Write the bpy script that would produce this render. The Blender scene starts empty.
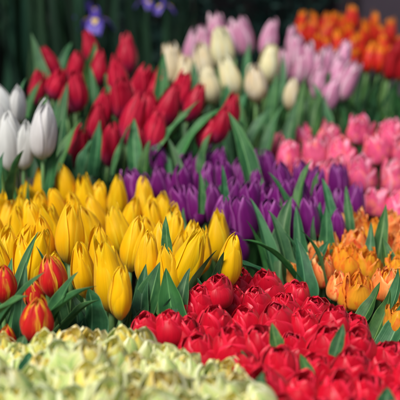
import bpy, math, random
import numpy as np
from mathutils import Vector, Matrix
R = math.radians
random.seed(7)
scene = bpy.context.scene
C = scene.collection

# ------------------------------------------------------------------ camera, world, sun, exposure
PITCH = R(18.0)
CAM = Vector((0, 0, 1.35))
FPX = 944.0
FWD = Vector((0, math.cos(PITCH), -math.sin(PITCH)))
RIGHT = Vector((1, 0, 0))
UP = Vector((0, math.sin(PITCH), math.cos(PITCH)))
cd = bpy.data.cameras.new('camera'); cam = bpy.data.objects.new('camera', cd); C.objects.link(cam)
cam.location = CAM; cam.rotation_euler = (R(90) - PITCH, 0, 0)
cd.sensor_width = 36; cd.lens = FPX / 400 * 36
cd.clip_start = 0.05; cd.clip_end = 500
cd.dof.use_dof = True; cd.dof.focus_distance = 1.19; cd.dof.aperture_fstop = 4.3
scene.camera = cam
w = bpy.data.worlds.new('World'); scene.world = w; w.use_nodes = True
nt = w.node_tree
sky = nt.nodes.new('ShaderNodeTexSky'); sky.sky_type = 'NISHITA'; sky.sun_disc = False
SUN_EL, SUN_AZ = R(52), R(215)      # azimuth measured clockwise from +Y
sky.sun_elevation = SUN_EL; sky.sun_rotation = SUN_AZ
sky.air_density = 1.0; sky.dust_density = 3.0; sky.ozone_density = 0.6
nt.links.new(sky.outputs[0], nt.nodes['Background'].inputs[0])
nt.nodes['Background'].inputs[1].default_value = 0.088
sd = bpy.data.lights.new('sun', 'SUN'); so = bpy.data.objects.new('sun', sd); C.objects.link(so)
sd.energy = 3.0; sd.angle = R(24); sd.color = (1, .96, .9)
sv = Vector((math.sin(SUN_AZ) * math.cos(SUN_EL), math.cos(SUN_AZ) * math.cos(SUN_EL), math.sin(SUN_EL)))
so.rotation_euler = sv.to_track_quat('Z', 'Y').to_euler()
scene.view_settings.view_transform = 'Standard'; scene.view_settings.look = 'None'
scene.view_settings.exposure = 0.3; scene.view_settings.gamma = 1
scene.view_settings.use_curve_mapping = False

def P(px, py, d):
    """a point the photograph shows at (px, py) of 400, d metres in front of the lens"""
    return CAM + d * (FWD + (px - 200) / FPX * RIGHT + (200 - py) / FPX * UP)

# ------------------------------------------------------------------ helpers
def mesh(name, verts, faces, mat, uvs=None, smooth=True):
    me = bpy.data.meshes.new(name)
    me.from_pydata([tuple(v) for v in verts], [], faces)
    if uvs is not None:
        uv = me.uv_layers.new(name='UVMap')
        for li, l in enumerate(me.loops):
            uv.data[li].uv = uvs[l.vertex_index]
    if smooth: me.polygons.foreach_set('use_smooth', [True] * len(me.polygons))
    me.materials.append(mat)
    return me

def link(name, me, parent=None):
    o = bpy.data.objects.new(name, me); C.objects.link(o)
    if parent is not None: o.parent = parent
    return o

def empty(name, loc, label, cat, group=None):
    o = bpy.data.objects.new(name, None); C.objects.link(o); o.location = loc
    o.empty_display_size = .02
    o['label'] = label; o['category'] = cat
    if group: o['group'] = group
    return o

def grid_faces(nu, nv, close=False):
    f = []
    for j in range(nv - 1):
        for i in range(nu - 1 + (1 if close else 0)):
            a = j * nu + i; b = j * nu + (i + 1) % nu
            f.append((a, b, b + nu, a + nu))
    return f

def box(x0, x1, y0, y1, z0, z1):
    v = [(x, y, z) for z in (z0, z1) for y in (y0, y1) for x in (x0, x1)]
    f = [(0, 2, 3, 1), (4, 5, 7, 6), (0, 1, 5, 4), (2, 6, 7, 3), (0, 4, 6, 2), (1, 3, 7, 5)]
    return v, f

def boxes(name, bs, mat, parent=None, bevel=0.0):
    V, F = [], []
    for b in bs:
        v, f = box(*b); n = len(V); V += v; F += [tuple(i + n for i in q) for q in f]
    o = link(name, mesh(name, V, F, mat, smooth=False), parent)
    if bevel:
        m = o.modifiers.new('b', 'BEVEL'); m.width = bevel; m.segments = 2
    return o

# ------------------------------------------------------------------ materials
class N:
    def __init__(s, name):
        s.m = bpy.data.materials.new(name); s.m.use_nodes = True
        s.t = s.m.node_tree; s.b = s.t.nodes['Principled BSDF']; s.out = s.t.nodes['Material Output']
    def n(s, typ, **k):
        x = s.t.nodes.new(typ)
        for a, v in k.items(): setattr(x, a, v)
        return x
    def l(s, a, b): s.t.links.new(a, b)
    def val(s, x, sock):
        if isinstance(x, (int, float)): sock.default_value = x
        elif isinstance(x, tuple): sock.default_value = x if len(x) == 4 else (*x, 1)
        else: s.l(x, sock)
    def math(s, op, a, b=0.0, clamp=False):
        x = s.n('ShaderNodeMath', operation=op, use_clamp=clamp); s.val(a, x.inputs[0]); s.val(b, x.inputs[1]); return x.outputs[0]
    def smooth(s, v, a, b):
        x = s.n('ShaderNodeMapRange', interpolation_type='SMOOTHSTEP'); s.l(v, x.inputs[0])
        x.inputs[1].default_value = a; x.inputs[2].default_value = b; return x.outputs[0]
    def mix(s, f, a, b, blend='MIX'):
        x = s.n('ShaderNodeMix', data_type='RGBA', blend_type=blend)
        s.val(f, x.inputs[0]); s.val(a, x.inputs[6]); s.val(b, x.inputs[7]); return x.outputs[2]

def petal_mat(name, body, base, edge, flame=None, e0=.62, e1=1.0, flame_w=.35, v_base=.28, streak=.22,
              trans=.3, feather=.5, rough=.40, tip=None, tip0=.75, blotch=None, trans_col=None):
    s = N(name)
    uv = s.n('ShaderNodeUVMap'); sep = s.n('ShaderNodeSeparateXYZ'); s.l(uv.outputs[0], sep.inputs[0])
    oi = s.n('ShaderNodeObjectInfo')
    u = s.math('ABSOLUTE', s.math('SUBTRACT', s.math('MULTIPLY', sep.outputs[0], 2), 1))
    v = sep.outputs[1]
    off = s.math('MULTIPLY', oi.outputs['Random'], 50)
    comb = s.n('ShaderNodeCombineXYZ')
    s.l(s.math('MULTIPLY', sep.outputs[0], 26), comb.inputs[0]); s.l(s.math('MULTIPLY', v, 2.2), comb.inputs[1]); s.l(off, comb.inputs[2])
    n1 = s.n('ShaderNodeTexNoise'); n1.inputs['Scale'].default_value = 1.0; n1.inputs['Detail'].default_value = 3; s.l(comb.outputs[0], n1.inputs['Vector'])
    comb2 = s.n('ShaderNodeCombineXYZ')
    s.l(s.math('MULTIPLY', sep.outputs[0], 4), comb2.inputs[0]); s.l(s.math('MULTIPLY', v, 2.5), comb2.inputs[1]); s.l(off, comb2.inputs[2])
    n2 = s.n('ShaderNodeTexNoise'); n2.inputs['Scale'].default_value = 1.0; n2.inputs['Detail'].default_value = 2; s.l(comb2.outputs[0], n2.inputs['Vector'])
    nn = s.math('SUBTRACT', n1.outputs[0], .5); nb = s.math('SUBTRACT', n2.outputs[0], .5)
    # edge factor: outer margin, with feathered streaks
    ev = s.math('ADD', u, s.math('MULTIPLY', nn, feather))
    ev = s.math('ADD', ev, s.math('MULTIPLY', s.math('MAXIMUM', s.math('SUBTRACT', v, .75), 0), 1.2))
    col = s.mix(s.smooth(ev, e0, e1), body, edge)
    if blotch:
        col = s.mix(s.smooth(nb, .03, .16), col, blotch)
    if tip:
        col = s.mix(s.smooth(s.math('ADD', v, s.math('MULTIPLY', nn, .25)), tip0, tip0 + .22), col, tip)
    if flame:
        fv = s.math('ADD', s.math('ADD', u, s.math('MULTIPLY', nn, .5)), s.math('MULTIPLY', v, .35))
        col = s.mix(s.math('SUBTRACT', 1, s.smooth(fv, flame_w * .4, flame_w * 1.6)), col, flame)
    bv = s.math('ADD', v, s.math('MULTIPLY', nn, .2))
    col = s.mix(s.math('SUBTRACT', 1, s.smooth(bv, v_base * .1, v_base)), col, base)
    g = s.math('ADD', 1, s.math('MULTIPLY', nn, streak * 2))
    g = s.math('ADD', g, s.math('MULTIPLY', nb, .35))
    gc = s.n('ShaderNodeCombineColor'); [s.l(g, gc.inputs[i]) for i in range(3)]
    col = s.mix(1.0, col, gc.outputs[0], 'MULTIPLY')
    col = s.mix(1.0, col, oi.outputs['Color'], 'MULTIPLY')
    s.l(col, s.b.inputs['Base Color']); s.b.inputs['Roughness'].default_value = rough
    s.b.inputs['Specular IOR Level'].default_value = .35
    s.b.inputs['Sheen Weight'].default_value = .06
    bm = s.n('ShaderNodeBump'); bm.inputs['Strength'].default_value = .22; bm.inputs['Distance'].default_value = .0012
    s.l(n1.outputs[0], bm.inputs['Height']); s.l(bm.outputs[0], s.b.inputs['Normal'])
    tr = s.n('ShaderNodeBsdfTranslucent'); s.l(col, tr.inputs[0])
    mx = s.n('ShaderNodeMixShader'); mx.inputs[0].default_value = trans
    s.l(s.b.outputs[0], mx.inputs[1]); s.l(tr.outputs[0], mx.inputs[2]); s.l(mx.outputs[0], s.out.inputs[0])
    return s.m

def leaf_mat(name, col, col2, rib, rough=.5, trans=.18):
    s = N(name)
    uv = s.n('ShaderNodeUVMap'); sep = s.n('ShaderNodeSeparateXYZ'); s.l(uv.outputs[0], sep.inputs[0])
    oi = s.n('ShaderNodeObjectInfo')
    off = s.math('MULTIPLY', oi.outputs['Random'], 50)
    comb = s.n('ShaderNodeCombineXYZ')
    s.l(s.math('MULTIPLY', sep.outputs[0], 34), comb.inputs[0]); s.l(s.math('MULTIPLY', sep.outputs[1], 1.3), comb.inputs[1]); s.l(off, comb.inputs[2])
    n1 = s.n('ShaderNodeTexNoise'); n1.inputs['Scale'].default_value = 1; n1.inputs['Detail'].default_value = 2; s.l(comb.outputs[0], n1.inputs['Vector'])
    comb2 = s.n('ShaderNodeCombineXYZ')
    s.l(s.math('MULTIPLY', sep.outputs[0], 2), comb2.inputs[0]); s.l(s.math('MULTIPLY', sep.outputs[1], 5), comb2.inputs[1]); s.l(off, comb2.inputs[2])
    n2 = s.n('ShaderNodeTexNoise'); n2.inputs['Scale'].default_value = 1; n2.inputs['Detail'].default_value = 4; s.l(comb2.outputs[0], n2.inputs['Vector'])
    u = s.math('ABSOLUTE', s.math('SUBTRACT', s.math('MULTIPLY', sep.outputs[0], 2), 1))
    c = s.mix(s.smooth(n2.outputs[0], .35, .65), col, col2)
    c = s.mix(s.math('SUBTRACT', 1, s.smooth(u, .0, .10)), c, rib)
    c = s.mix(s.smooth(u, .9, 1.0), c, rib)
    g = s.math('ADD', .72, s.math('MULTIPLY', n1.outputs[0], .56))
    gc = s.n('ShaderNodeCombineColor'); [s.l(g, gc.inputs[i]) for i in range(3)]
    c = s.mix(1.0, c, gc.outputs[0], 'MULTIPLY')
    c = s.mix(1.0, c, oi.outputs['Color'], 'MULTIPLY')
    s.l(c, s.b.inputs['Base Color']); s.b.inputs['Roughness'].default_value = rough
    s.b.inputs['Specular IOR Level'].default_value = .28
    bm = s.n('ShaderNodeBump'); bm.inputs['Strength'].default_value = .3; bm.inputs['Distance'].default_value = .001
    s.l(n1.outputs[0], bm.inputs['Height']); s.l(bm.outputs[0], s.b.inputs['Normal'])
    tr = s.n('ShaderNodeBsdfTranslucent'); s.l(c, tr.inputs[0])
    mx = s.n('ShaderNodeMixShader'); mx.inputs[0].default_value = trans
    s.l(s.b.outputs[0], mx.inputs[1]); s.l(tr.outputs[0], mx.inputs[2]); s.l(mx.outputs[0], s.out.inputs[0])
    return s.m

def rough_mat(name, c1, c2, scale=8, rough=.8, bump=.3, stretch=(1, 1, 1)):
    s = N(name)
    tc = s.n('ShaderNodeTexCoord'); mp = s.n('ShaderNodeMapping'); mp.inputs['Scale'].default_value = stretch
    s.l(tc.outputs['Object'], mp.inputs[0])
    n1 = s.n('ShaderNodeTexNoise'); n1.inputs['Scale'].default_value = scale; n1.inputs['Detail'].default_value = 6
    s.l(mp.outputs[0], n1.inputs['Vector'])
    c = s.mix(s.smooth(n1.outputs[0], .3, .7), c1, c2)
    s.l(c, s.b.inputs['Base Color']); s.b.inputs['Roughness'].default_value = rough
    bm = s.n('ShaderNodeBump'); bm.inputs['Strength'].default_value = bump; bm.inputs['Distance'].default_value = .01
    s.l(n1.outputs[0], bm.inputs['Height']); s.l(bm.outputs[0], s.b.inputs['Normal'])
    return s.m

M = dict(
    yellow=petal_mat('yellow_petal', (.94, .565, .002), (.62, .50, .04), (.97, .70, .02), streak=.14, rough=.36),
    redyellow=petal_mat('red_yellow_petal', (.66, .012, .012), (.75, .25, .02), (.92, .55, .03), e0=.55, e1=1.1, feather=2.2, streak=.2, v_base=.12),
    purple=petal_mat('purple_petal', (.16, .007, .15), (.09, .008, .13), (.46, .12, .44), e0=.6, e1=1.15, streak=.35, rough=.36, trans=.2),
    red=petal_mat('crimson_petal', (.60, .003, .022), (.30, .002, .014), (.82, .02, .06), e0=.7, e1=1.1, streak=.22, rough=.36, trans=.2),
    backred=petal_mat('scarlet_petal', (.50, .004, .035), (.46, .03, .13), (.82, .04, .09), v_base=.5, e0=.6, e1=1.1, streak=.18),
    pink=petal_mat('pink_petal', (.86, .11, .27), (.92, .38, .34), (.93, .40, .54), e0=.6, e1=1.1, blotch=(.92, .20, .20), streak=.2),
    orange=petal_mat('orange_petal', (.92, .27, .06), (.86, .46, .16), (.95, .48, .15), e0=.5, e1=1.0, blotch=(.82, .10, .03), flame=(.80, .42, .12), flame_w=.22, streak=.25),
    amber=petal_mat('amber_petal', (.90, .42, .02), (.85, .50, .08), (.90, .30, .03), e0=.6, e1=1.0, blotch=(.85, .22, .02), streak=.2),
    pale=petal_mat('pale_green_petal', (.76, .84, .34), (.34, .58, .10), (.88, .90, .58), e0=.5, e1=1.0, flame=(.34, .56, .16), flame_w=.34, blotch=(.86, .78, .34), v_base=.5, streak=.18),
    paleyellow=petal_mat('pale_yellow_petal', (.90, .82, .20), (.66, .74, .16), (.90, .88, .50), e0=.5, e1=1.0, blotch=(.86, .62, .08), v_base=.4, streak=.18),
    white=petal_mat('white_petal', (.74, .74, .72), (.50, .58, .42), (.80, .80, .80), v_base=.2, streak=.06),
    cream=petal_mat('cream_petal', (.86, .78, .50), (.74, .68, .34), (.90, .86, .68), e0=.4, e1=1.0, streak=.12, blotch=(.86, .72, .42)),
    lilac=petal_mat('lilac_petal', (.70, .30, .48), (.80, .66, .66), (.84, .62, .72), e0=.4, e1=1.0, streak=.2),
    fire=petal_mat('flame_petal', (.60, .012, .008), (.34, .006, .008), (.86, .10, .01), e0=.55, e1=1.0, tip=(.94, .34, .01), tip0=.74, streak=.2),
    darkred=petal_mat('dark_red_petal', (.40, .006, .012), (.25, .004, .01), (.55, .012, .02), streak=.2),
    iris=petal_mat('violet_iris_petal', (.12, .07, .46), (.20, .12, .52), (.18, .12, .62), streak=.3),
    irisy=petal_mat('iris_yellow_blotch', (.90, .62, .02), (.85, .50, .02), (.85, .8, .5), streak=.2),
    leaf=leaf_mat('tulip_leaf', (.020, .098, .028), (.050, .165, .048), (.13, .30, .10)),
    leafb=leaf_mat('bright_leaf', (.022, .10, .030), (.05, .17, .045), (.16, .34, .12), trans=.3),
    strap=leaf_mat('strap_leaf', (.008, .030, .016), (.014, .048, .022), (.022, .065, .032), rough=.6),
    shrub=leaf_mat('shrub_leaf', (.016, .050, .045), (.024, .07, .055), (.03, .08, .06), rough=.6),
    stem=rough_mat('green_stem', (.10, .22, .06), (.14, .28, .09), 40, .5, .1),
    tub=rough_mat('black_plastic', (.012, .014, .014), (.02, .022, .022), 30, .45, .05),
    wood=rough_mat('dark_wood', (.035, .025, .018), (.06, .045, .032), 6, .8, .4, (1, 8, 8)),
    ground=rough_mat('grey_paving', (.06, .058, .055), (.09, .086, .08), 5, .9, .4),
    wall=rough_mat('dark_brown_plaster', (.020, .016, .018), (.030, .024, .026), 3, .9, .3),
    mauve=rough_mat('mauve_grey_plaster', (.22, .16, .19), (.27, .20, .23), 4, .85, .2),
    canvas=rough_mat('dark_canvas', (.03, .035, .035), (.04, .045, .045), 3, .9, .1),
    seed=rough_mat('pistil', (.30, .38, .10), (.42, .45, .14), 60, .5, .1),
)

# ------------------------------------------------------------------ petals
def cub(xs, ys, x):
    """smooth monotone-ish interpolation through control points"""
    x = np.asarray(x, float); xs = np.asarray(xs, float); ys = np.asarray(ys, float)
    m = np.gradient(ys, xs)
    i = np.clip(np.searchsorted(xs, x, side='right') - 1, 0, len(xs) - 2)
    h = xs[i + 1] - xs[i]; t = np.clip((x - xs[i]) / h, 0, 1)
    return ((2*t**3-3*t**2+1)*ys[i] + (t**3-2*t**2+t)*h*m[i] + (-2*t**3+3*t**2)*ys[i+1] + (t**3-t**2)*h*m[i+1])

def petal_mesh(rng, H, Rr, prof, W, mat, ruffle=.0, ragged=.0, cup=.08, imb=.05, rib=.04, taper=(.5, 2.2, .7),
               lean=0.0, curl=0.0, lip=0.0, tipv=.5, nu=13, nv=17):
    """petal facing +X around the z axis: prof = radius profile over height, W = half width in degrees"""
    u = np.linspace(-1, 1, nu)[None, :].repeat(nv, 0)
    v = np.linspace(0, 1, nv)[:, None].repeat(nu, 1)
    v = 1 - (1 - v) ** 1.15
    t0, tk, tp = taper
    tt = np.clip((v - t0) / (1 - t0), 0, 1)
    wv = (1 - tt ** tk) ** tp
    wv = np.maximum(wv, .015)
    wv *= .55 + .45 * np.clip(v / .25, 0, 1) ** .6
    ph = [rng.uniform(0, 6.28) for _ in range(6)]
    if ragged:
        jag = np.array([[rng.uniform(-1, 1) for _ in range(nu)] for _ in range(nv)])
        wv = wv * (1 + ragged * .35 * np.sin(v * 26 + ph[0]) * v + ragged * .3 * np.sin(v * 47 + ph[1]) * v)
    r = Rr * cub(prof[0], prof[1], v)
    th = np.radians(W) * u * wv
    z = H * v
    au = np.abs(u)
    r = r * (1 - cup * au ** 2.2 * np.clip(v * 2, 0, 1)) + Rr * imb * u * np.sin(np.pi * np.clip(v, 0, 1))
    r = r + Rr * rib * np.exp(-(u / .16) ** 2) * np.sin(np.pi * v) * .8
    r = r + Rr * lip * np.clip((au - .72) / .28, 0, 1) ** 2 * np.clip(v * 2.5 - .4, 0, 1)
    if ruffle:
        r = r + Rr * ruffle * (np.sin(3.1 * u + ph[2] + 2 * v) * .5 + np.sin(6.5 * u + ph[3]) * .4) * v ** 1.5
        z = z + H * ruffle * .28 * (np.sin(4.5 * u + ph[4]) + .6 * np.sin(9 * u + ph[5])) * v ** 3
    if ragged:
        z = z + H * ragged * .07 * jag * v ** 4
        r = r + Rr * ragged * .10 * jag * v ** 2
    r = r + Rr * curl * np.clip(v - .7, 0, 1) ** 2 * 8
    r = r * (1 + rng.uniform(-.15, tipv) * (np.clip(v - .72, 0, 1) / .28) ** 1.5)
    r = np.maximum(r, Rr * .03)
    x = r * np.cos(th); y = r * np.sin(th)
    # lean the whole petal outwards about its base
    if lean:
        a = R(lean); x, z = x * math.cos(a) + z * math.sin(a), -x * math.sin(a) + z * math.cos(a)
    vs = np.stack([x, y, z], -1).reshape(-1, 3)
    uvs = np.stack([(u + 1) / 2, v], -1).reshape(-1, 2)
    return mesh('petal', vs.tolist(), grid_faces(nu, nv), mat, [tuple(q) for q in uvs.tolist()])

def rot_mesh(me, ang):
    me.transform(Matrix.Rotation(ang, 4, 'Z')); return me

CLOSED = ([0, .06, .16, .36, .62, .84, 1.0], [.14, .44, .76, 1.0, .94, .64, .24])
SLIM = ([0, .05, .15, .36, .60, .82, .94, 1.0], [.18, .42, .72, 1.0, .92, .62, .34, .14])
POINT = ([0, .05, .15, .34, .58, .82, 1.0], [.18, .44, .74, 1.0, .93, .58, .26])
EGG = ([0, .04, .14, .36, .60, .82, .94, 1.0], [.20, .46, .78, 1.0, .97, .68, .36, .12])
LOOSE = ([0, .06, .16, .36, .62, .84, 1.0], [.16, .52, .86, 1.04, 1.0, .80, .50])
OPEN = ([0, .06, .16, .36, .62, .84, 1.0], [.16, .55, .88, 1.06, 1.04, .92, .78])
CUP = ([0, .06, .16, .38, .62, .84, 1.0], [.16, .50, .80, 1.04, 1.04, .86, .62])
BALL = ([0, .06, .16, .36, .62, .84, 1.0], [.18, .60, .90, 1.06, 1.06, .92, .70])
FLARE = ([0, .06, .16, .36, .62, .84, 1.0], [.15, .50, .82, 1.0, 1.06, 1.12, 1.2])

def layers(kind, rng):
    """petal list of one bloom: (mesh, label) - real sizes in metres"""
    out = []
    def ring(n, H, Rr, prof, W, mat, a0, jit=6, **k):
        for i in range(n):
            kk = dict(k); h = H * rng.uniform(.93, 1.05)
            kk['lean'] = k.get('lean', 0) + rng.uniform(-1, 1) * k.get('lj', 1.5); kk.pop('lj', None)
            me = petal_mesh(rng, h, Rr * rng.uniform(.97, 1.03), prof, W * rng.uniform(.94, 1.05), mat, **kk)
            out.append(rot_mesh(me, R(a0 + 360 / n * i + rng.uniform(-jit, jit))))
    if kind in ('yellow', 'purple', 'white', 'backred', 'cream', 'lilac', 'fire', 'darkred', 'redyellow'):
        H, Rr, prof = {'yellow': (.083, .0176, SLIM), 'purple': (.074, .0182, SLIM), 'white': (.086, .0205, EGG),
                       'backred': (.084, .0205, POINT), 'cream': (.078, .0195, SLIM), 'lilac': (.086, .0195, SLIM),
                       'fire': (.074, .0165, POINT), 'darkred': (.075, .0170, CLOSED), 'redyellow': (.055, .0172, SLIM)}[kind]
        if rng.random() < .4 and kind not in ('white', 'redyellow', 'yellow', 'fire'): prof = LOOSE if rng.random() < .5 else CLOSED
        H *= rng.uniform(.94, 1.06); tp = rng.choice([(.56, 2.0, .72), (.46, 1.8, .8)]) if kind in ('yellow', 'white', 'purple', 'cream', 'redyellow') else (.45, 1.9, .8)
        if kind == 'yellow' and rng.random() < .25: prof = POINT
        a = rng.uniform(0, 120); tv = {'white': .2, 'yellow': .7, 'purple': .6, 'redyellow': .5}.get(kind, 1.0)
        bend = (rng.uniform(-.10, .10), rng.uniform(-.10, .10))
        ring(3, H, Rr * .90, prof, 66, M[kind], a + 60, imb=.05, cup=.05, rib=.08, lj=1.5, taper=tp, ruffle=.06, tipv=tv)
        ring(3, H * .97, Rr * 1.02, prof, 52, M[kind], a, imb=.03, cup=.10, lj=2.6, rib=.10, taper=tp, ruffle=.06, lip=.05, tipv=tv)
        for me in out:
            for vv in me.vertices: vv.co.x += bend[0] * vv.co.z ** 2 / H; vv.co.y += bend[1] * vv.co.z ** 2 / H
        return out, H
    if kind == 'red':
        H, Rr = .053, .0225; m = M['red']
        q = dict(nu=17, nv=19, tipv=.15)
        ring(3, H * .93, Rr * .34, CUP, 78, m, rng.uniform(0, 90), ruffle=.12, taper=(.75, 4, .5), lj=2, rib=0, **q)
        ring(3, H * 1.0, Rr * .60, CUP, 74, m, rng.uniform(0, 90), ruffle=.10, lj=2, taper=(.72, 3.2, .5), imb=.09, rib=0, **q)
        ring(4, H * .95, Rr * .82, CUP, 62, m, rng.uniform(0, 90), ruffle=.08, lj=3, taper=(.66, 2.8, .52), imb=.09, cup=.08, rib=.0, **q)
        ring(3, H * .83, Rr * 1.02, CUP, 64, m, rng.uniform(0, 90), ruffle=.05, lj=4, taper=(.60, 2.4, .56), imb=.05, cup=.10, rib=.03, curl=.05, **q)
        return out, H
    if kind == 'pink':
        H, Rr = .066, .0255; m = M['pink']
        ring(3, H * .92, Rr * .50, LOOSE, 70, m, rng.uniform(0, 90), ruffle=.25, ragged=.25, taper=(.55, 3, .6))
        ring(4, H * 1.0, Rr * .80, CUP, 58, m, rng.uniform(0, 90), ruffle=.22, ragged=.12, lj=8, taper=(.55, 2.6, .6))
        ring(5, H * .85, Rr * 1.0, LOOSE, 50, m, rng.uniform(0, 90), ruffle=.14, ragged=.08, lj=9, curl=.2, taper=(.5, 2.4, .6))
        return out, H
    if kind in ('orange', 'amber'):
        H, Rr = .050, .0205; m = M[kind]; m2 = M['amber']
        ring(4, H * .9, Rr * .5, OPEN, 52, m2, rng.uniform(0, 90), ruffle=.2, ragged=.35, taper=(.45, 1.8, .7))
        ring(4, H * 1.0, Rr * .78, LOOSE, 50, m, rng.uniform(0, 90), ruffle=.18, ragged=.28, lj=7, taper=(.5, 2.0, .7))
        ring(4, H * .88, Rr * 1.0, LOOSE, 56, m, rng.uniform(0, 90), ruffle=.12, ragged=.15, lj=8, curl=.2, lean=2, taper=(.5, 2.0, .7))
        return out, H
    if kind in ('pale', 'paleyellow'):
        H, Rr = .044, .0200
        mi = M['paleyellow']; mo = M[kind]
        q = dict(nu=15, nv=17, tipv=.3)
        ring(3, H * .92, Rr * .36, CUP, 74, mi, rng.uniform(0, 90), ruffle=.12, taper=(.66, 3, .55), rib=0, **q)
        ring(4, H * 1.0, Rr * .66, CUP, 58, mo, rng.uniform(0, 90), ruffle=.10, lj=4, taper=(.60, 2.4, .6), imb=.09, cup=.10, **q)
        ring(4, H * .93, Rr * .98, CUP, 60, M['pale'], rng.uniform(0, 90), ruffle=.07, lj=5, taper=(.50, 1.9, .7), cup=.12, **q)
        return out, H

BLOOMS = {}
def get_bloom(kind):
    if kind not in BLOOMS:
        rng = random.Random(hash(kind) % 1000 if False else sum(map(ord, kind)))
        BLOOMS[kind] = [layers(kind, rng) for _ in range(9 if kind in ('yellow', 'purple', 'red', 'pale', 'backred') else 5)]
    return random.choice(BLOOMS[kind])

# ------------------------------------------------------------------ stems, leaves
def tube_mesh(name, pts, rad, mat, ns=7):
    V = []; n = len(pts)
    for i, p in enumerate(pts):
        t = (pts[min(i + 1, n - 1)] - pts[max(i - 1, 0)]).normalized()
        a = t.cross(Vector((0, 1, 0.01))).normalized(); b = t.cross(a)
        r = rad(i / (n - 1)) if callable(rad) else rad
        for k in range(ns):
            q = 2 * math.pi * k / ns
            V.append(p + a * (math.cos(q) * r) + b * (math.sin(q) * r))
    F = grid_faces(ns, n, True)
    F += [tuple(range(ns))[::-1], tuple(range((n - 1) * ns, n * ns))]
    return mesh(name, V, F, mat)

def bez(p0, p1, p2, p3, n):
    out = []
    for i in range(n):
        t = i / (n - 1); s = 1 - t
        out.append(p0 * s**3 + p1 * 3*s*s*t + p2 * 3*s*t*t + p3 * t**3)
    return out

def leaf_mesh(base, tip, width, mat, bow=.15, side=0.0, face=None, fold=.35, rng=random, twist=0.0, nv=18, wave=.13, wmax=.28):
    """lanceolate leaf, folded along its rib; bow bends it away from the viewer side, side bends it sideways"""
    L = (tip - base).length; ax = (tip - base).normalized()
    face = (face or (CAM - (base + tip) / 2)).normalized()
    nrm = (face - ax * face.dot(ax)).normalized(); sd_ = ax.cross(nrm).normalized()
    c1 = base + ax * L * .35 + nrm * (bow * L) + sd_ * (side * L)
    c2 = base + ax * L * .75 + nrm * (bow * L * 1.5) + sd_ * (side * L * 1.1)
    pts = bez(base, c1, c2, tip, nv)
    nu = 9; V = []; UV = []; p0 = rng.uniform(0, 6.28)
    for j, p in enumerate(pts):
        v = j / (nv - 1)
        t = (pts[min(j + 1, nv - 1)] - pts[max(j - 1, 0)]).normalized()
        nn = (nrm - t * nrm.dot(t)).normalized(); ss = t.cross(nn)
        a = twist * v
        n2 = nn * math.cos(a) + ss * math.sin(a); s2 = ss * math.cos(a) - nn * math.sin(a)
        if v < wmax: wd = .75 + .25 * math.sin(v / wmax * math.pi / 2)
        else: wd = max(0, 1 - ((v - wmax) / (1 - wmax)) ** 1.5) ** 1.0
        wd = wd * width / 2 * (1 + .05 * math.sin(v * 17 + p0)) + .0003
        for i in range(nu):
            u = -1 + 2 * i / (nu - 1)
            lift = fold * abs(u) ** 1.35 * wd + wave * wd * math.sin(v * 11 + p0 + u * 1.5) * abs(u)
            V.append(p + s2 * (u * wd) + n2 * lift); UV.append(((u + 1) / 2, v))
    return mesh('leaf', V, grid_faces(nu, nv), mat, UV)

ORD = ['first', 'second', 'third', 'fourth', 'fifth', 'sixth', 'seventh', 'eighth', 'ninth', 'tenth', 'eleventh',
       'twelfth', 'thirteenth', 'fourteenth', 'fifteenth']
TULIPS = {}      # bunch -> list of dict

def jitter_col(o, c): o.color = c

def make_tulip(bunch, kind, name, px, py, d, lean, mode, scale, tilt, foot, label, group, cfac=(1, 1, 1)):
    petals, H = get_bloom(kind)
    H *= scale
    ax = (Vector((0, 0, 1)) + RIGHT * math.tan(R(lean)) + Vector((0, -1, 0)) * math.tan(R(tilt))).normalized()
    p = P(px, py, d)
    base = p - ax * H if mode == 'tip' else p - ax * (H * .5)
    root = empty(name, foot, label, 'tulip', group)
    q = Vector((0, 0, 1)).rotation_difference(ax).to_matrix().to_4x4()
    spin = Matrix.Rotation(random.uniform(0, 2 * math.pi), 4, 'Z')
    mat = Matrix.Translation(base - foot) @ q @ spin @ Matrix.Diagonal((scale * random.uniform(.93, 1.08), scale * random.uniform(.93, 1.08), scale * random.uniform(.95, 1.04), 1))
    for me in petals:
        o = link('petal', me, root); o.matrix_local = mat; o.color = (*cfac, 1)
    L = (base - foot).length
    pts = bez(Vector((0, 0, 0)), Vector((0, 0, L * .35)), base - foot - ax * (L * .3), base - foot + ax * .002, 9)
    link('stem', tube_mesh('stem', pts, .0033 * scale, M['stem']), root)
    rec = dict(root=root, base=base, foot=foot, px=px, py=py, d=d, kind=kind)
    TULIPS.setdefault(bunch, []).append(rec)
    return rec

def own_leaf(rec, top=.0, width=.034, mat=None, rng=random, ang=None):
    """a leaf rising round the stem and ending near or below the bloom"""
    foot = rec['foot']; base = rec['base']
    a = ang if ang is not None else rng.uniform(0, 6.28)
    s0 = foot.lerp(base, .35)
    off = Vector((math.cos(a), math.sin(a), 0))
    tip = base + off * rng.uniform(.012, .026) + Vector((0, 0, top))
    me = leaf_mesh(s0 - foot, tip - foot, width, mat or M['leaf'], bow=-.06, face=off * -1, rng=rng, twist=rng.uniform(-.5, .5), fold=.5)
    o = link('leaf', me, rec['root']); g = rng.uniform(.75, 1.2); o.color = (g, g, g, 1)
    return o

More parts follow.
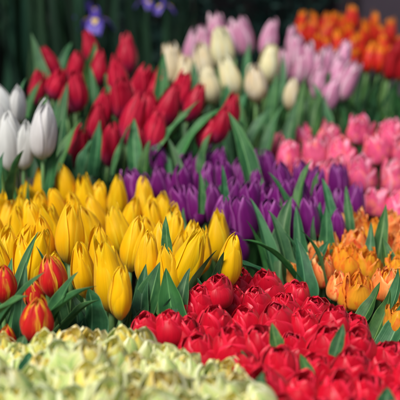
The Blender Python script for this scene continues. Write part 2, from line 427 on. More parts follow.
def leaf_at(bunch, bx, by, tx, ty, d0, d1=None, width=.036, bow=.08, side=0, twist=0, fold=.4, mat=None, g=1.0, face=None):
    """a leaf the photograph shows from (bx,by) to its tip (tx,ty): belongs to the nearest tulip of the bunch"""
    d1 = d1 or d0
    b = P(bx, by, d0); t = P(tx, ty, d1); b = b - (t - b) * .25; width *= .88; fold = fold * 1.3
    rec = min(TULIPS[bunch], key=lambda r: (r['base'] - b).length)
    me = leaf_mesh(b - rec['foot'], t - rec['foot'], width, mat or M['leaf'], bow=bow, side=side, twist=twist, fold=fold, face=face)
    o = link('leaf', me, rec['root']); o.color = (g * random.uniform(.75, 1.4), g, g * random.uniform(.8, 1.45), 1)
    return o

BUNCH = {}
def bunch(key, kind, name, col, rows, foot_z, lookw, place, mode='tip', tilt=2, scale=(.94, 1.06), special=None,
          leaves=1, leaf_top=-.02, shrink=.45, kinds=None, leafmat=None, lj=5, cvar=.08, leaf_w=.03, jit=2.2, dj=.008):
    """rows: back to front, each (depth, [(x, y[, lean[, scale]]), ...])"""
    special = special or {}
    allp = [P(e[0], e[1], d) for d, row in rows for e in row]
    cx = sum(p.x for p in allp) / len(allp); cy = sum(p.y for p in allp) / len(allp)
    group = f'{col} tulips in one bunch'
    nrow = len(rows); hx = hy = 0
    rows = [(d, [((e[0], e[1]) + tuple(e[2:]) if (e[0], e[1]) in special else (e[0] + random.uniform(-jit, jit), e[1] + random.uniform(-jit, jit)) + tuple(e[2:])) for e in row]) for d, row in rows]
    for ri, (d, row) in enumerate(rows):
        row = sorted(row, key=lambda e: e[0])
        for i, e in enumerate(row):
            x, y = e[0], e[1]; lean = e[2] if len(e) > 2 else random.uniform(-lj, lj)
            sc = e[3] if len(e) > 3 else random.uniform(*scale)
            p = P(x, y, d)
            fx = cx + (p.x - cx) * shrink; fy = cy + (p.y - cy) * shrink
            hx = max(hx, abs(fx - cx)); hy = max(hy, abs(fy - cy))
            if (x, y) in special: lab = special[(x, y)]
            else:
                fr = nrow - 1 - ri
                rw = ('the front row' if fr == 0 else 'the back row' if ri == 0 else f'{ORD[fr]} row from front') if nrow > 1 else 'the row'
                side = 'leftmost' if i == 0 else 'rightmost' if i == len(row) - 1 else \
                    f'{ORD[i]} from left' if i < len(row) / 2 else f'{ORD[len(row) - 1 - i]} from right'
                ln = 'left-leaning ' if lean < -9 else 'right-leaning ' if lean > 9 else ''
                lab = f'{ln}{lookw} {col} tulip, {side} in {rw} {place}'
                if len(lab.split()) > 16: lab = lab.replace(lookw + ' ', '', 1)
            k = random.choice(kinds) if kinds else kind
            if (x, y) in ((357, 292), (399, 322)): k = 'amber'
            if (x, y) in ((322, 272), (298, 276)): k = 'orange'
            g = random.uniform(1 - cvar, 1 + cvar); g2 = random.uniform(1 - cvar * .6, 1 + cvar * .6)
            rec = make_tulip(key, k, name, x, y, d + random.uniform(-dj, dj), lean, mode, sc, tilt + random.uniform(-3, 3),
                             Vector((fx, fy, foot_z)), lab, group, (min(g, 1.1), min(g * g2, 1.1), g))
            for _ in range(leaves): own_leaf(rec, top=leaf_top + random.uniform(-.015, .015), mat=leafmat, width=leaf_w)
    BUNCH[key] = (cx, cy, hx, hy, foot_z, col)

# ------------------------------------------------------------------ the setting
FRONT_Z, BACK_Z = .50, .62
g = boxes('ground', [(-30, 30, -20, 40, -.1, 0)], M['ground']); g['kind'] = 'structure'
# back wall of the stall and the mauve-grey pillar at the right
bw = boxes('back_wall', [(-4, 4, 4.2, 4.35, 0, 3.2)], M['wall'])
bw['label'] = 'dark brown wall in the shade behind all the flowers'; bw['category'] = 'wall'
pl = boxes('wall_pillar', [(.60, 1.5, 3.55, 4.19, .0, 3.0)], M['mauve'])
pl['label'] = 'mauve grey plastered pillar behind the fiery red and orange tulips, top right corner'; pl['category'] = 'pillar'

def bench(x0, x1, y0, y1, z, name, label):
    t = empty(name, (0, (y0 + y1) / 2, 0), label, 'bench')
    cy = (y0 + y1) / 2
    boxes('bench_top', [(x0, x1, y0 - cy, y1 - cy, z - .03, z)], M['wood'], t, .003)
    for x in (x0 + .06, x1 - .12):
        for y in (y0 + .04 - cy, y1 - .10 - cy):
            boxes('leg', [(x, x + .06, y, y + .06, 0, z - .031)], M['wood'], t, .002)
bench(-.9, .9, .55, 1.50, FRONT_Z - .02, 'flower_bench', 'low dark wooden bench under the front tubs of tulips')
bench(-1.1, 1.1, 1.52, 2.75, BACK_Z - .02, 'flower_bench', 'raised dark wooden bench under the rear tubs of tulips')

# ------------------------------------------------------------------ tulips
bunch('fire', 'fire', 'fiery_tulip', 'orange and red', [
    (2.50, [(303, 26), (314, 30), (325, 26), (336, 24), (347, 28), (356, 22), (367, 29), (378, 28), (389, 30)]),
    (2.44, [(299, 38), (309, 36), (320, 39), (331, 36), (342, 38), (353, 35), (364, 39), (375, 36), (386, 40)]),
    (2.38, [(318, 47), (328, 49), (339, 46), (350, 48), (361, 46), (371, 50), (382, 48), (392, 52)]),
    (2.32, [(336, 58), (347, 58), (357, 60), (367, 58), (377, 62), (386, 60)]),
], BACK_Z, 'small', 'of far bunch', mode='mid', jit=4, lj=10, cvar=.15, leafmat=M['leafb'], leaf_top=-.02)
bunch('darkred', 'darkred', 'dark_red_tulip', 'dark red', [
    (2.28, [(396, 52, 20), (403, 66, 15), (391, 66, 8)])], BACK_Z, 'blurred', 'below the mauve pillar', mode='mid', leafmat=M['leafb'])
bunch('lilac', 'lilac', 'lilac_tulip', 'lilac pink', [
    (2.12, [(191, 50, 5), (207, 40), (219, 32), (243, 36, -8), (268, 39, 4), (290, 44, 0, .8), (232, 40)]),
    (2.04, [(286, 66, 2), (310, 62, -4), (325, 62, 4), (342, 58, 8), (300, 70), (334, 68, 6), (317, 72), (295, 54)]),
    (1.96, [(347, 82, 16, 1.0), (330, 95, 14, .9), (318, 82, 4, .8), (338, 76, 10, .9)]),
], BACK_Z, 'blurred', 'behind the cream ones', mode='mid', leafmat=M['leaf'],
    special={(191, 50): 'dusky lilac tulip standing alone between the scarlet and the cream tulips',
             (268, 39): 'broad pale lilac pink tulip rising highest behind the cream tulips',
             (347, 82): 'large pale pink tulip leaning right, nearest to the green leaves at right',
             (330, 95): 'small pale pink tulip hanging lowest, left of the large leaning pink one'})
bunch('cream', 'cream', 'cream_tulip', 'cream', [
    (1.98, [(172, 64, -6), (185, 78, 4), (222, 50, -8), (205, 62, -5), (268, 64, 6)]),
    (1.90, [(209, 86, -10), (232, 75, -14), (257, 83, 0), (292, 95, 6, .85)]),
], BACK_Z, 'plump', 'of the cream bunch', mode='mid', scale=(1.1, 1.24),
    special={(257, 83): 'egg shaped cream tulip, upright in the middle front of the cream bunch',
             (292, 95): 'small cream tulip low at the right end of the cream bunch',
             (172, 64): 'pale cream tulip beside a green leaf behind the scarlet tulips',
             (185, 78): 'half hidden cream tulip peeping out just above a scarlet tulip'})
bunch('backred', 'backred', 'scarlet_tulip', 'scarlet', [
    (1.86, [(51, 63, -18, .85), (91, 48, -6, .85), (78, 68, 4, .9), (127, 55, 4, 1.05)]),
    (1.80, [(37, 88, 2, .85), (56, 82, 18, .85), (98, 68, 8, .85), (119, 78, -4), (142, 84, 10), (182, 90, 16), (155, 92, 12), (64, 98, -4, .8), (136, 98, 4, .9)]),
    (1.73, [(79, 92, 6), (104, 108, 14), (121, 98, 2), (149, 112, 10), (168, 108, 14), (192, 102, 18, .9), (231, 112, 18, .9)]),
    (1.66, [(132, 120, 14), (77, 148, 22), (94, 124, 4, .9), (138, 142, 6, .8), (110, 146, 12, .9), (153, 132, 10), (222, 126, 16, .85), (206, 134, 20, .8), (157, 146, 8, .8)]),
], BACK_Z, 'closed', 'of scarlet bunch', mode='mid', cvar=.12,
    special={(51, 63): 'scarlet tulip leaning left, just right of the big upright leaf at far left',
             (37, 88): 'scarlet tulip just above the white tulips, leftmost of all scarlet ones',
             (91, 48): 'scarlet tulip directly under the violet iris with a yellow blotch',
             (127, 55): 'broad bright scarlet tulip standing highest, right of the violet iris',
             (77, 148): 'scarlet tulip leaning right, lowest of its bunch, right of the white egg shaped one',
             (182, 90): 'scarlet tulip leaning right, just in front of a half hidden cream tulip',
             (231, 112): 'scarlet tulip tucked under the cream tulips, rightmost of all scarlet ones'})
bunch('white', 'white', 'white_tulip', 'white', [
    (1.56, [(4, 104, -3, .8), (17, 104, 4, .8)]),
    (1.49, [(42, 131, 2, 1.02), (9, 143, -3, 1.05), (23, 146, 3, .85), (-6, 128, -4)]),
], BACK_Z - .04, 'closed', 'of the white bunch', mode='mid', cvar=.03,
    special={(42, 131): 'smooth egg shaped white tulip standing apart to the right of the white bunch',
             (9, 143): 'large white tulip at the left edge, in front of the other white ones',
             (23, 146): 'slim white tulip between the large white one and the egg shaped one',
             (17, 104): 'small white tulip at the back right of the white bunch',
             (4, 104): 'small white tulip at the back left, touching the left edge',
             (-6, 128): 'white tulip cut off by the left edge of the photo'})
bunch('pink', 'pink', 'pink_tulip', 'pink', [
    (1.87, [(277, 145, 0, .8), (301, 142, 0, .95), (331, 141, -4, .95), (359, 130, 4, .95), (389, 138)]),
    (1.79, [(288, 156, 0, .9), (314, 155, 0, 1.0), (343, 153), (376, 152), (406, 150)]),
    (1.71, [(303, 176, 0, .9), (332, 178), (362, 177, 0, 1.1), (393, 177)]),
    (1.62, [(377, 202, 0, .9), (403, 208)]),
], FRONT_Z + .02, 'ruffled', 'of pink bunch', mode='mid', scale=(1.0, 1.16), cvar=.12, lj=10, jit=3,
    special={(277, 145): 'small round pink tulip, leftmost of the pink ones, above the purple tulips',
             (359, 130): 'tall ruffled pink tulip standing highest of the pink bunch',
             (362, 176): 'big pink tulip with salmon centre, just right of the purple tulips'})
bunch('purple', 'purple', 'purple_tulip', 'purple', [
    (1.64, [(139, 154, 2), (161, 141, 0), (180, 150), (197, 153), (212, 149), (240, 158), (256, 150), (271, 149), (300, 158), (341, 161)]),
    (1.56, [(127, 168, -16), (143, 172, -4), (156, 166, -8), (170, 174), (183, 162, 2), (208, 165), (226, 161), (258, 166), (283, 162), (316, 166), (357, 182, 4)]),
    (1.49, [(180, 188, -6, .9), (193, 183, -8), (213, 182), (230, 178, 2), (248, 178), (266, 182), (285, 178), (303, 182), (321, 184), (339, 190, 2)]),
    (1.42, [(223, 196, 2), (243, 195, -3, 1.12), (275, 196, 2), (291, 200), (308, 200, -2, .9), (338, 208, 0, .8), (226, 226, -22)]),
], FRONT_Z, 'closed', 'of purple bunch',
    special={(243, 195): 'large glossy purple tulip in front, directly above the fan of green leaves',
             (226, 226): 'purple tulip bent over beside the rightmost yellow tulips',
             (127, 168): 'purple tulip leaning left behind the yellow ones, farthest left of all purple',
             (338, 208): 'short purple bud lowest at the right, touching the orange tulips',
             (357, 182): 'purple tulip farthest right, in front of the pink tulips'}, mode='tip')
bunch('yellow', 'yellow', 'yellow_tulip', 'yellow', [
    (1.52, [(-4, 187), (12, 184), (28, 179), (45, 169), (62, 166), (79, 174), (97, 182), (117, 175, 4, .95), (145, 180, 2), (163, 195)]),
    (1.44, [(4, 197), (22, 192), (39, 189), (57, 184), (76, 190), (93, 194, -6), (131, 197), (152, 200), (174, 203, 4)]),
    (1.36, [(-3, 212), (15, 207), (33, 203), (50, 205), (86, 205, -8), (108, 205, -16), (152, 213), (172, 214, 3), (193, 219, 4), (214, 209, -4)]),
    (1.28, [(6, 224), (27, 222, 16), (46, 216), (68, 200, 1, 1.12), (94, 222, -5), (133, 213, 4, 1.05), (157, 222, -3), (180, 230, 6), (207, 228, 12)]),
    (1.20, [(-2, 242), (18, 236, -8), (37, 232, 10), (82, 240, -3, .95), (147, 234, 2, .95), (170, 247, 2, .9), (203, 234, 24, 1.12), (229, 234, 0, .9)]),
    (1.13, [(112, 242, 2, 1.20), (54, 248, 2, .8)]),
    (1.085, [(119, 263, 0, .86)]),
], FRONT_Z, 'closed', 'of yellow bunch',
    special={(112, 242): 'tallest yellow tulip in the middle foreground, left of the upright leaves',
             (119, 263): 'slim yellow tulip pressed against the front of the tallest yellow one',
             (133, 213): 'large smooth yellow tulip leaning slightly right, behind the tallest front one',
             (203, 234): 'yellow tulip leaning right over the left end of the crimson tulips',
             (229, 234): 'yellow tulip at the far right of the yellow bunch, beside green leaves',
             (68, 200): 'big pointed yellow tulip above the striped red and yellow ones',
             (54, 248): 'yellow tulip directly behind the topmost red and yellow striped one'}, lj=6, tilt=0)
bunch('redyellow', 'redyellow', 'striped_tulip', 'red and yellow', [
    (1.10, [(53, 276, 2, .95), (34, 293, -4, .75), (3, 284, 4, .85)]),
    (1.05, [(36, 319, 8, 1.0), (6, 341, 6, .72)]),
], FRONT_Z, 'striped', 'of striped bunch', mode='mid', lj=4,
    special={(53, 276): 'topmost red and yellow striped tulip, in front of the yellow tulips',
             (34, 293): 'small red and yellow bud between the two larger striped tulips',
             (3, 284): 'red and yellow striped tulip cut off by the left edge',
             (36, 319): 'largest red tulip with yellow edges, just above the pale green tulips',
             (6, 341): 'small yellow and red bud lowest at the left edge'})
bunch('orange', 'orange', 'orange_tulip', 'orange', [
    (1.50, [(334, 228, 0, .8), (352, 227), (370, 231), (388, 226), (404, 232)]),
    (1.42, [(336, 246), (356, 245), (386, 246), (403, 252)]),
    (1.38, [(316, 256, -3, .85), (330, 258, 0, .9)]),
    (1.34, [(322, 272, -4), (346, 262), (367, 266), (397, 268), (298, 276, -6, .8)]),
    (1.26, [(357, 292, 0, 1.05), (338, 286, 0, .85), (386, 284), (402, 296)]),
    (1.19, [(399, 322, 0, .95)]),
], FRONT_Z, 'ragged', 'of orange bunch', mode='mid', kinds=['orange', 'orange', 'orange', 'amber'],
    special={(322, 272): 'smooth light orange tulip at the left end of the orange bunch',
             (298, 276): 'small orange tulip half hidden among leaves left of the orange bunch',
             (357, 292): 'golden orange tulip hanging just over the crimson tulips',
             (399, 322): 'orange tulip lowest at the right edge beside the crimson tulips'})
bunch('red', 'red', 'crimson_tulip', 'crimson', [
    (1.27, [(237, 288), (266, 289), (293, 297)]),
    (1.20, [(228, 306), (257, 304), (285, 309), (313, 313)]),
    (1.155, [(182, 319, 0, .9), (201, 306, 0, .95), (215, 294, 0, .9)]),
    (1.12, [(216, 328), (246, 325), (276, 327), (305, 331), (333, 327), (356, 337, 0, .9)]),
    (1.09, [(147, 331, -4, .8), (170, 326, 2, .9), (190, 337, 0, .95)]),
    (1.06, [(202, 355), (232, 349, -5, 1.05), (263, 347), (294, 351), (325, 352), (356, 352), (387, 364)]),
    (1.00, [(247, 373), (281, 372), (314, 375), (347, 376), (380, 382), (410, 378)]),
    (.945, [(264, 393), (300, 398), (335, 401), (370, 402), (404, 408)]),
    (.895, [(283, 422), (320, 424), (357, 427), (394, 430)]),
], FRONT_Z - .02, 'full', 'of crimson bunch', mode='mid', tilt=8, lj=12, scale=(.92, 1.1), jit=3,
    special={(147, 331): 'small crimson tulip farthest left, touching the pale green ones',
             (232, 349): 'large crimson tulip with a smooth side, above the pale green tulips',
             (387, 364): 'crimson tulip at the right edge just below the orange tulips'})
bunch('pale', 'pale', 'pale_double_tulip', 'pale green', [
    (1.01, [(4, 360), (26, 358), (49, 355), (72, 351), (95, 348), (118, 348), (141, 353), (163, 359), (184, 367)]),
    (.955, [(-4, 374), (18, 373), (42, 370), (66, 368), (90, 364), (114, 365), (138, 370), (162, 374), (186, 378), (210, 382), (228, 384)]),
    (.90, [(8, 392), (33, 390), (59, 388), (85, 386), (110, 386), (136, 390), (161, 394), (187, 396), (213, 399), (238, 401), (252, 410)]),
    (.85, [(-6, 412), (20, 410), (47, 409), (74, 408), (101, 408), (128, 410), (155, 413), (182, 415), (209, 418), (236, 421)]),
    (.805, [(5, 434), (34, 432), (62, 432), (90, 431), (118, 432), (147, 434), (175, 436), (204, 438), (232, 441)]),
], FRONT_Z - .03, 'ruffled', 'of pale bunch', mode='mid', kinds=['pale', 'paleyellow'], tilt=9, lj=20, scale=(.86, 1.22), jit=5, dj=.028, cvar=.1)

# ------------------------------------------------------------------ leaves the photograph shows
LF = M['leaf']; LB = M['leafb']
for a in [
    # left, round the striped tulips
    ('redyellow', -8, 345, 45, 272, 1.08, 1.06, .030, .05), ('redyellow', 5, 335, 38, 232, 1.12, 1.14, .022, .04),
    ('redyellow', 45, 335, 97, 286, 1.08, 1.06, .036, .10), ('redyellow', 52, 340, 78, 272, 1.09, 1.08, .030, .08),
    ('redyellow', 0, 335, 12, 258, 1.13, 1.14, .026, .05), ('redyellow', 62, 345, 100, 300, 1.10, 1.09, .040, .1),
    ('redyellow', -10, 325, 28, 296, 1.05, 1.03, .030, .05), ('redyellow', 20, 330, 26, 262, 1.11, 1.12, .020, .05),
    ('redyellow', 62, 330, 36, 246, 1.12, 1.12, .020, .05),
    # pointed clump right of the tallest yellow
    ('yellow', 143, 335, 160, 262, 1.135, 1.14, .050, .02), ('yellow', 176, 335, 166, 268, 1.125, 1.13, .042, .02),
    ('yellow', 140, 328, 146, 264, 1.13, 1.15, .026, .05), ('yellow', 182, 325, 190, 268, 1.14, 1.15, .026, .06),
    ('yellow', 190, 305, 217, 250, 1.19, 1.17, .032, .04), ('yellow', 218, 300, 224, 252, 1.22, 1.18, .024, .04),
    ('yellow', 90, 330, 88, 288, 1.11, 1.10, .040, .06), ('yellow', 205, 318, 196, 276, 1.18, 1.18, .022, .05),
    ('yellow', 168, 250, 166, 216, 1.25, 1.25, .016, .05),
    # fan below the purple tulips
    ('purple', 292, 285, 242, 240, 1.32, 1.30, .036, .12), ('purple', 285, 275, 268, 210, 1.36, 1.38, .030, .06),
    ('purple', 272, 275, 250, 198, 1.38, 1.40, .028, .06), ('purple', 282, 270, 292, 196, 1.38, 1.40, .040, .05),
    ('purple', 300, 280, 284, 232, 1.34, 1.34, .028, .08), ('purple', 302, 275, 296, 206, 1.38, 1.40, .026, .06),
    ('purple', 322, 285, 300, 230, 1.33, 1.33, .030, .10), ('purple', 262, 268, 246, 220, 1.38, 1.36, .024, .06),
    ('purple', 326, 262, 326, 206, 1.40, 1.40, .030, .05), ('purple', 318, 250, 320, 202, 1.44, 1.45, .030, .05),
    ('purple', 312, 290, 330, 240, 1.34, 1.36, .030, .08), ('purple', 240, 275, 236, 252, 1.27, 1.27, .022, .05),
    ('purple', 305, 300, 296, 238, 1.31, 1.33, .034, .08), ('purple', 270, 285, 232, 262, 1.29, 1.27, .03, .08),
    ('purple', 252, 200, 228, 112, 1.56, 1.58, .040, .05), ('purple', 182, 195, 168, 138, 1.56, 1.58, .030, .05),
    ('purple', 150, 190, 146, 158, 1.58, 1.58, .016, .05), ('purple', 224, 200, 222, 165, 1.46, 1.46, .014, .05),
    ('purple', 200, 205, 199, 170, 1.46, 1.46, .014, .05), ('purple', 316, 195, 318, 172, 1.54, 1.54, .014, .05),
    ('purple', 286, 205, 268, 172, 1.47, 1.48, .015, .05), ('purple', 350, 225, 346, 186, 1.45, 1.46, .016, .05),
    ('purple', 330, 215, 322, 178, 1.46, 1.47, .018, .05), ('purple', 300, 200, 312, 160, 1.48, 1.49, .018, .05),
    # orange bunch
    ('orange', 374, 275, 386, 204, 1.38, 1.40, .030, .05), ('orange', 366, 275, 371, 222, 1.36, 1.38, .022, .04),
    ('orange', 392, 282, 382, 236, 1.34, 1.36, .032, .06), ('orange', 376, 330, 398, 268, 1.22, 1.22, .034, -.10),
    ('orange', 372, 340, 390, 290, 1.20, 1.20, .030, -.08), ('orange', 355, 275, 354, 254, 1.34, 1.34, .012, .04),
    ('orange', 362, 320, 380, 282, 1.21, 1.22, .026, -.08), ('orange', 384, 350, 404, 300, 1.17, 1.18, .034, -.08),
    # crimson bunch
    ('red', 277, 347, 272, 323, 1.01, 1.015, .017, .02), ('red', 336, 350, 343, 324, 1.005, 1.01, .016, .02),
    ('red', 243, 378, 241, 350, .985, .985, .017, .02), ('red', 258, 396, 263, 372, .91, .92, .016, .02),
    ('red', 310, 380, 300, 354, .98, 1.0, .014, .05), ('red', 386, 408, 388, 388, .90, .91, .02, .05),
    # pale bunch
    ('pale', 54, 372, 57, 343, .97, .98, .026, .05), ('pale', 28, 375, 30, 352, .95, .96, .022, .05),
    ('pale', 20, 360, 24, 335, 1.02, 1.03, .024, .05),
    # white and scarlet bunches
    ('white', 15, 190, 24, 150, 1.44, 1.42, .028, .08), ('white', 50, 188, 62, 120, 1.52, 1.52, .028, .05),
    ('white', 0, 185, 4, 152, 1.42, 1.42, .022, .05), ('white', 45, 182, 20, 120, 1.55, 1.56, .020, .04),
    ('white', 10, 130, 26, 78, 1.58, 1.60, .022, .04),
]:
    b_, bx, by, tx, ty, d0, d1, wd, bow = a
    leaf_at(b_, bx, by, tx, ty, d0, d1, width=wd, bow=bow, twist=random.uniform(-.5, .5), g=random.uniform(.8, 1.2), side=random.uniform(-.05, .05))
for a in [
    ('backred', 42, 108, 31, 33, 1.83, 1.84, .058, .04), ('backred', 88, 100, 95, 42, 1.82, 1.84, .040, .05),
    ('backred', 60, 75, 72, 42, 1.90, 1.92, .026, .05), ('backred', 92, 135, 90, 66, 1.78, 1.80, .034, .05),
    ('backred', 58, 165, 68, 82, 1.70, 1.72, .034, .06), ('backred', 118, 150, 104, 70, 1.77, 1.80, .034, .05),
    ('backred', 62, 165, 82, 118, 1.62, 1.64, .030, .06), ('backred', 135, 160, 134, 118, 1.60, 1.62, .028, .05),
    ('backred', 162, 110, 164, 52, 1.78, 1.80, .034, .05), ('backred', 118, 165, 132, 122, 1.60, 1.60, .024, .05),
    ('backred', 170, 150, 200, 100, 1.66, 1.66, .036, .06), ('backred', 160, 150, 192, 112, 1.64, 1.66, .034, .06),
    ('backred', 185, 155, 222, 108, 1.64, 1.66, .036, .06), ('backred', 95, 165, 100, 120, 1.62, 1.62, .028, .05),
    ('backred', 50, 150, 60, 98, 1.72, 1.74, .028, .05), ('backred', 30, 110, 42, 80, 1.75, 1.76, .02, .05),
    ('backred', 85, 170, 92, 140, 1.58, 1.58, .034, .06), ('backred', 55, 175, 66, 148, 1.56, 1.56, .034, .06),
    ('backred', 145, 175, 150, 140, 1.58, 1.58, .026, .06), ('backred', 205, 165, 212, 132, 1.62, 1.62, .03, .06),
    ('cream', 240, 150, 238, 95, 1.82, 1.84, .036, .06), ('cream', 210, 120, 246, 130, 1.80, 1.76, .036, .10),
    ('cream', 250, 150, 272, 108, 1.80, 1.82, .038, .06), ('cream', 268, 155, 284, 104, 1.80, 1.82, .036, .06),
    ('cream', 272, 120, 278, 72, 1.88, 1.88, .030, .05), ('cream', 228, 110, 226, 84, 1.86, 1.86, .028, .05),
    ('cream', 288, 150, 298, 100, 1.82, 1.84, .034, .06), ('cream', 240, 120, 248, 92, 1.84, 1.84, .034, .05),
    ('cream', 300, 140, 306, 76, 1.86, 1.90, .026, .05), ('cream', 196, 105, 194, 60, 1.92, 1.93, .026, .05),
    ('cream', 246, 88, 250, 42, 1.97, 1.99, .024, .05), ('cream', 280, 100, 282, 52, 1.96, 1.98, .02, .05),
    ('lilac', 312, 140, 322, 92, 1.90, 1.92, .040, .06), ('lilac', 296, 60, 296, 34, 2.05, 2.06, .018, .05),
    ('lilac', 322, 110, 334, 66, 1.96, 1.97, .026, .08), ('lilac', 326, 130, 312, 82, 1.92, 1.94, .030, .06),
]:
    b_, bx, by, tx, ty, d0, d1, wd, bow = a
    leaf_at(b_, bx, by, tx, ty, d0, d1, width=wd, bow=bow, twist=random.uniform(-.5, .5), g=random.uniform(.8, 1.25), side=random.uniform(-.05, .05))
rg = random.Random(5)
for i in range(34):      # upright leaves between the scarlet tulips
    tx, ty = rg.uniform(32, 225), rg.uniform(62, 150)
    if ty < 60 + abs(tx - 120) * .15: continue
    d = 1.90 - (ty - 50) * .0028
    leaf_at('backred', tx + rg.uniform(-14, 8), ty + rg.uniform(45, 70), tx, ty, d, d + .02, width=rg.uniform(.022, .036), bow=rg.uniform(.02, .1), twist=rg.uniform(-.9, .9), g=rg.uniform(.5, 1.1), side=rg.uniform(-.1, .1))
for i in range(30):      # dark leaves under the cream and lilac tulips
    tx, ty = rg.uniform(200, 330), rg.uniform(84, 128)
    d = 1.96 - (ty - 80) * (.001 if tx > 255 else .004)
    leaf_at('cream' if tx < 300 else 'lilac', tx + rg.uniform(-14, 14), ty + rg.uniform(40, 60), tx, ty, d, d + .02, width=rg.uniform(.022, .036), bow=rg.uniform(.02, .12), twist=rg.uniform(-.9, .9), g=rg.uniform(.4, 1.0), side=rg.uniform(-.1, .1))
for i in range(14):      # small leaf tips among the purple tulips
    tx, ty = rg.uniform(150, 345), rg.uniform(165, 225)
    d = 1.62 - (ty - 160) * .0035
    leaf_at('purple', tx + rg.uniform(-8, 8), ty + rg.uniform(26, 40), tx, ty, d - .02, d - .02, width=rg.uniform(.008, .02), bow=rg.uniform(-.05, .1), twist=rg.uniform(-.9, .9), g=rg.uniform(.7, 1.3), side=rg.uniform(-.12, .12))
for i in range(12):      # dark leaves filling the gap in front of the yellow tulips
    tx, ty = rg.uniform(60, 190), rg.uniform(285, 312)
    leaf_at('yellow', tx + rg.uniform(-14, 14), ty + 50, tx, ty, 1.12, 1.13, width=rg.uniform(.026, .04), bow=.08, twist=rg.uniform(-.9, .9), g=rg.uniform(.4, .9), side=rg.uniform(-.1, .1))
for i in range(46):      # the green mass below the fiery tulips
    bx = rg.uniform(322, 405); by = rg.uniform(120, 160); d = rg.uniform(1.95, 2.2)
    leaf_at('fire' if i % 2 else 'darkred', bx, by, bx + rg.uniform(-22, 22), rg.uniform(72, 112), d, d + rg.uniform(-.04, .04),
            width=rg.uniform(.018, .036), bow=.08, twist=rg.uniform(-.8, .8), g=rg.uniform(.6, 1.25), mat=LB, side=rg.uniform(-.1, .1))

# ------------------------------------------------------------------ irises behind
def iris_petals():
    out = []
    rng = random.Random(3)
    for i in range(3):
        me = petal_mesh(rng, .050, .014, LOOSE, 60, M['iris'], ruffle=.2, taper=(.4, 2, .7)); out.append(('standard', rot_mesh(me, R(120 * i + 60))))
        # fall: arches out and droops
        nu, nv = 9, 12; V = []; UV = []
        for j in range(nv):
            t = j / (nv - 1); wd = .004 + .017 * math.sin(min(1, t * 1.05) * math.pi * .72) ** 1.5
            cx = .004 + .048 * t; cz = .012 + .050 * t - .075 * t * t
            for k in range(nu):
                u = -1 + 2 * k / (nu - 1)
                V.append((cx, u * wd, cz - .25 * wd * u * u + .002 * math.sin(6 * u + 5 * t))); UV.append(((u + 1) / 2, t))
        out.append(('fall', rot_mesh(mesh('fall', V, grid_faces(nu, nv), M['iris'], UV), R(120 * i - 90))))
        V2 = []; 
        for j in range(6):
            t = .30 + .45 * j / 5; cx = .004 + .048 * t; cz = .0145 + .050 * t - .075 * t * t; wd = .0085 * math.sin(math.pi * (j + .3) / 5.6)
            for k in range(3): V2.append((cx, (k - 1) * wd, cz))
        out.append(('blotch', rot_mesh(mesh('blotch', V2, grid_faces(3, 6), M['irisy'], [((i % 3) / 2, (i // 3) / 5) for i in range(18)]), R(120 * i - 90))))
    return out
IP = iris_petals()
def make_iris(px, py, d, lab, scale=1.0, spin=0):
    p = P(px, py, d); foot = Vector((p.x + random.uniform(-.03, .03), p.y + .02, BACK_Z))
    root = empty('iris', foot, lab, 'iris', 'violet irises behind the scarlet tulips')
    base = p - Vector((0, 0, .015))
    m = Matrix.Translation(base - foot) @ Matrix.Rotation(spin, 4, 'Z') @ Matrix.Diagonal((scale,) * 3 + (1,))
    last = None
    for n_, me in IP:
        if n_ == 'blotch':
            o = link('blotch', me, last)
        else:
            o = link('petal', me, root); o.matrix_local = m; last = o
            if n_ == 'standard': last = None
            o.color = (1, 1, 1, 1)
    Lz = (base - foot)
    link('stem', tube_mesh('stem', bez(Vector((0, 0, 0)), Vector((0, 0, .12)), Lz * .8, Lz, 8), .0028, M['strap']), root)
    for k in range(9):
        a = random.uniform(0, 6.28); off = Vector((math.cos(a) * .03, math.sin(a) * .03, 0))
        tip = off * random.uniform(2, 4.2) + Vector((0, .03, random.uniform(.35, .68)))
        me = leaf_mesh(off, tip, random.uniform(.018, .03), M['strap'], bow=-.05, face=Vector((random.uniform(-.5, .5), -1, 0)), twist=random.uniform(-.6, .6), fold=.2, nv=14, wmax=.3)
        o = link('leaf', me, root); g_ = random.uniform(.6, 1.4); o.color = (g_, g_, g_, 1)
    return root
make_iris(96, 20, 2.32, 'violet iris with bright yellow blotch above the scarlet tulips', .92, 0)
make_iris(88, 8, 2.45, 'violet iris just behind the one with the clear yellow blotch', .72, 1.0)
make_iris(146, -1, 2.5, 'violet iris at the top edge, left one of the close pair', .6, .4)
make_iris(164, 4, 2.5, 'violet iris at the top edge, right one of the close pair', .6, 1.4)
make_iris(63, -2, 2.6, 'dim violet iris at the top edge farthest left', .5, .7)

# dark strap-leaved plants filling the back left, and the dark shrubs in the middle
def strap_plant(x, y, lab, n=26, h=.85, mat='strap', spread=.10):
    root = empty('strap_leaved_plant', (x, y, BACK_Z - .02), lab, 'plant', 'dark strap leaved plants at the back')
    for k in range(n):
        a = random.uniform(0, 6.28); r0 = random.uniform(0, spread * .6)
        b = Vector((math.cos(a) * r0, math.sin(a) * r0, 0))
        tip = Vector((math.cos(a) * r0 * 2.2 + random.uniform(-.05, .05), math.sin(a) * r0 * 1.6, h * random.uniform(.5, 1.05)))
        me = leaf_mesh(b, tip, random.uniform(.02, .038), M[mat], bow=random.uniform(-.16, .16), side=random.uniform(-.14, .14), face=Vector((random.uniform(-.8, .8), -1, 0)),
                       twist=random.uniform(-.8, .8), fold=.2, nv=14, wmax=.35)
        o = link('leaf', me, root); g_ = random.choice([.25, .5, 1.0, 2.2]) * random.uniform(.8, 1.2); o.color = (g_, g_ * random.uniform(.9, 1.1), g_ * random.uniform(.8, 1.2), 1)
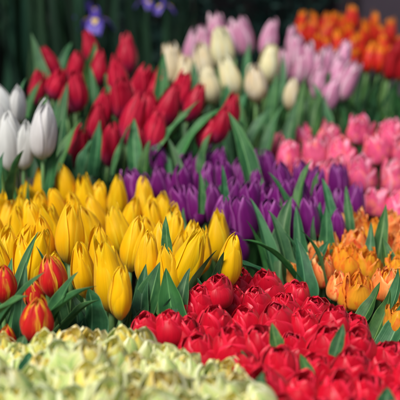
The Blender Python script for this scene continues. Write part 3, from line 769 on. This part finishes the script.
for i, (x, y, l) in enumerate([(-.58, 2.56, 'tall dark strap leaved plant at the left edge of the back'),
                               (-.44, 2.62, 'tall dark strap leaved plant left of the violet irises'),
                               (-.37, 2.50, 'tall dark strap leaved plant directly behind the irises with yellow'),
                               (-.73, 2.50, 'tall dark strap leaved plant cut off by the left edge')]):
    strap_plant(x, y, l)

def shrub(x, y, z0, rad, h, lab, n=1500, seed=1):
    rng = random.Random(seed)
    root = empty('leafy_shrub', (x, y, z0), lab, 'shrub', 'dark shrubs in the background')
    V = []; F = []; UV = []
    cl = [Vector((rng.gauss(0, .5), rng.gauss(0, .45), rng.uniform(.25, .95))) for _ in range(26)]
    for c in cl: c.x *= rad; c.y *= rad; c.z *= h
    for k in range(n):
        c = rng.choice(cl)
        p = c + Vector((rng.gauss(0, 1), rng.gauss(0, 1), rng.gauss(0, 1))) * rad * .22
        d = Vector((rng.gauss(0, 1), rng.gauss(0, 1), rng.gauss(.3, 1))).normalized(); s_ = d.cross(Vector((rng.gauss(0, 1), rng.gauss(0, 1), rng.gauss(0, 1)))).normalized()
        L = rng.uniform(.025, .05); wd = L * .22; nr = d.cross(s_)
        i0 = len(V)
        V += [p, p + d * L * .5 + s_ * wd + nr * .003, p + d * L, p + d * L * .5 - s_ * wd + nr * .003]
        UV += [(.5, 0), (1, .5), (.5, 1), (0, .5)]; F.append((i0, i0 + 1, i0 + 2, i0 + 3))
    link('foliage', mesh('foliage', V, F, M['shrub'], UV, smooth=False), root)
    for k in range(7):
        c = cl[k]; link('branch', tube_mesh('branch', bez(Vector((0, 0, 0)), Vector((0, 0, h * .3)), c * .7, c, 8), lambda t: .008 * (1 - t * .7), M['wood']), root)
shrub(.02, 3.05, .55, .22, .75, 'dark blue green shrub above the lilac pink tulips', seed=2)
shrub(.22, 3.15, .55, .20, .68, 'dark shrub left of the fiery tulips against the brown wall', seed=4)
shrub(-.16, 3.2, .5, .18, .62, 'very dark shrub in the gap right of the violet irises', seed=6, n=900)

# ------------------------------------------------------------------ tubs that hold the bunches
def tub(key, extra=.035):
    cx, cy, hx, hy, z, col = BUNCH[key]
    rx, ry = hx + extra, hy + extra
    root = empty('flower_tub', (cx, cy, z - .02), f'black plastic tub that holds the {col} tulips', 'tub', 'black tubs holding the tulips')
    prof = [(.0, .0), (.86, .0), (.88, .01), (1.0, .20), (1.06, .20), (1.06, .212), (.98, .212), (.86, .02), (.0, .02)]
    ns = 40; V = []
    for r, h in prof:
        for k in range(ns):
            a = 2 * math.pi * k / ns; V.append((math.cos(a) * rx * max(r, .001), math.sin(a) * ry * max(r, .001), h))
    link('bucket_body', mesh('bucket_body', V, grid_faces(ns, len(prof), True), M['tub']), root)
for k in BUNCH: tub(k)

# unseen canvas roof, added to shade the rear of the display
aw = boxes('shade_roof', [(-3.2, 3.2, 2.1, 4.5, 2.35, 2.38)], M['canvas'])
aw['label'] = 'unseen dark canvas roof added to shade the back of the stall'; aw['category'] = 'roof'
bpy.context.view_layer.update()
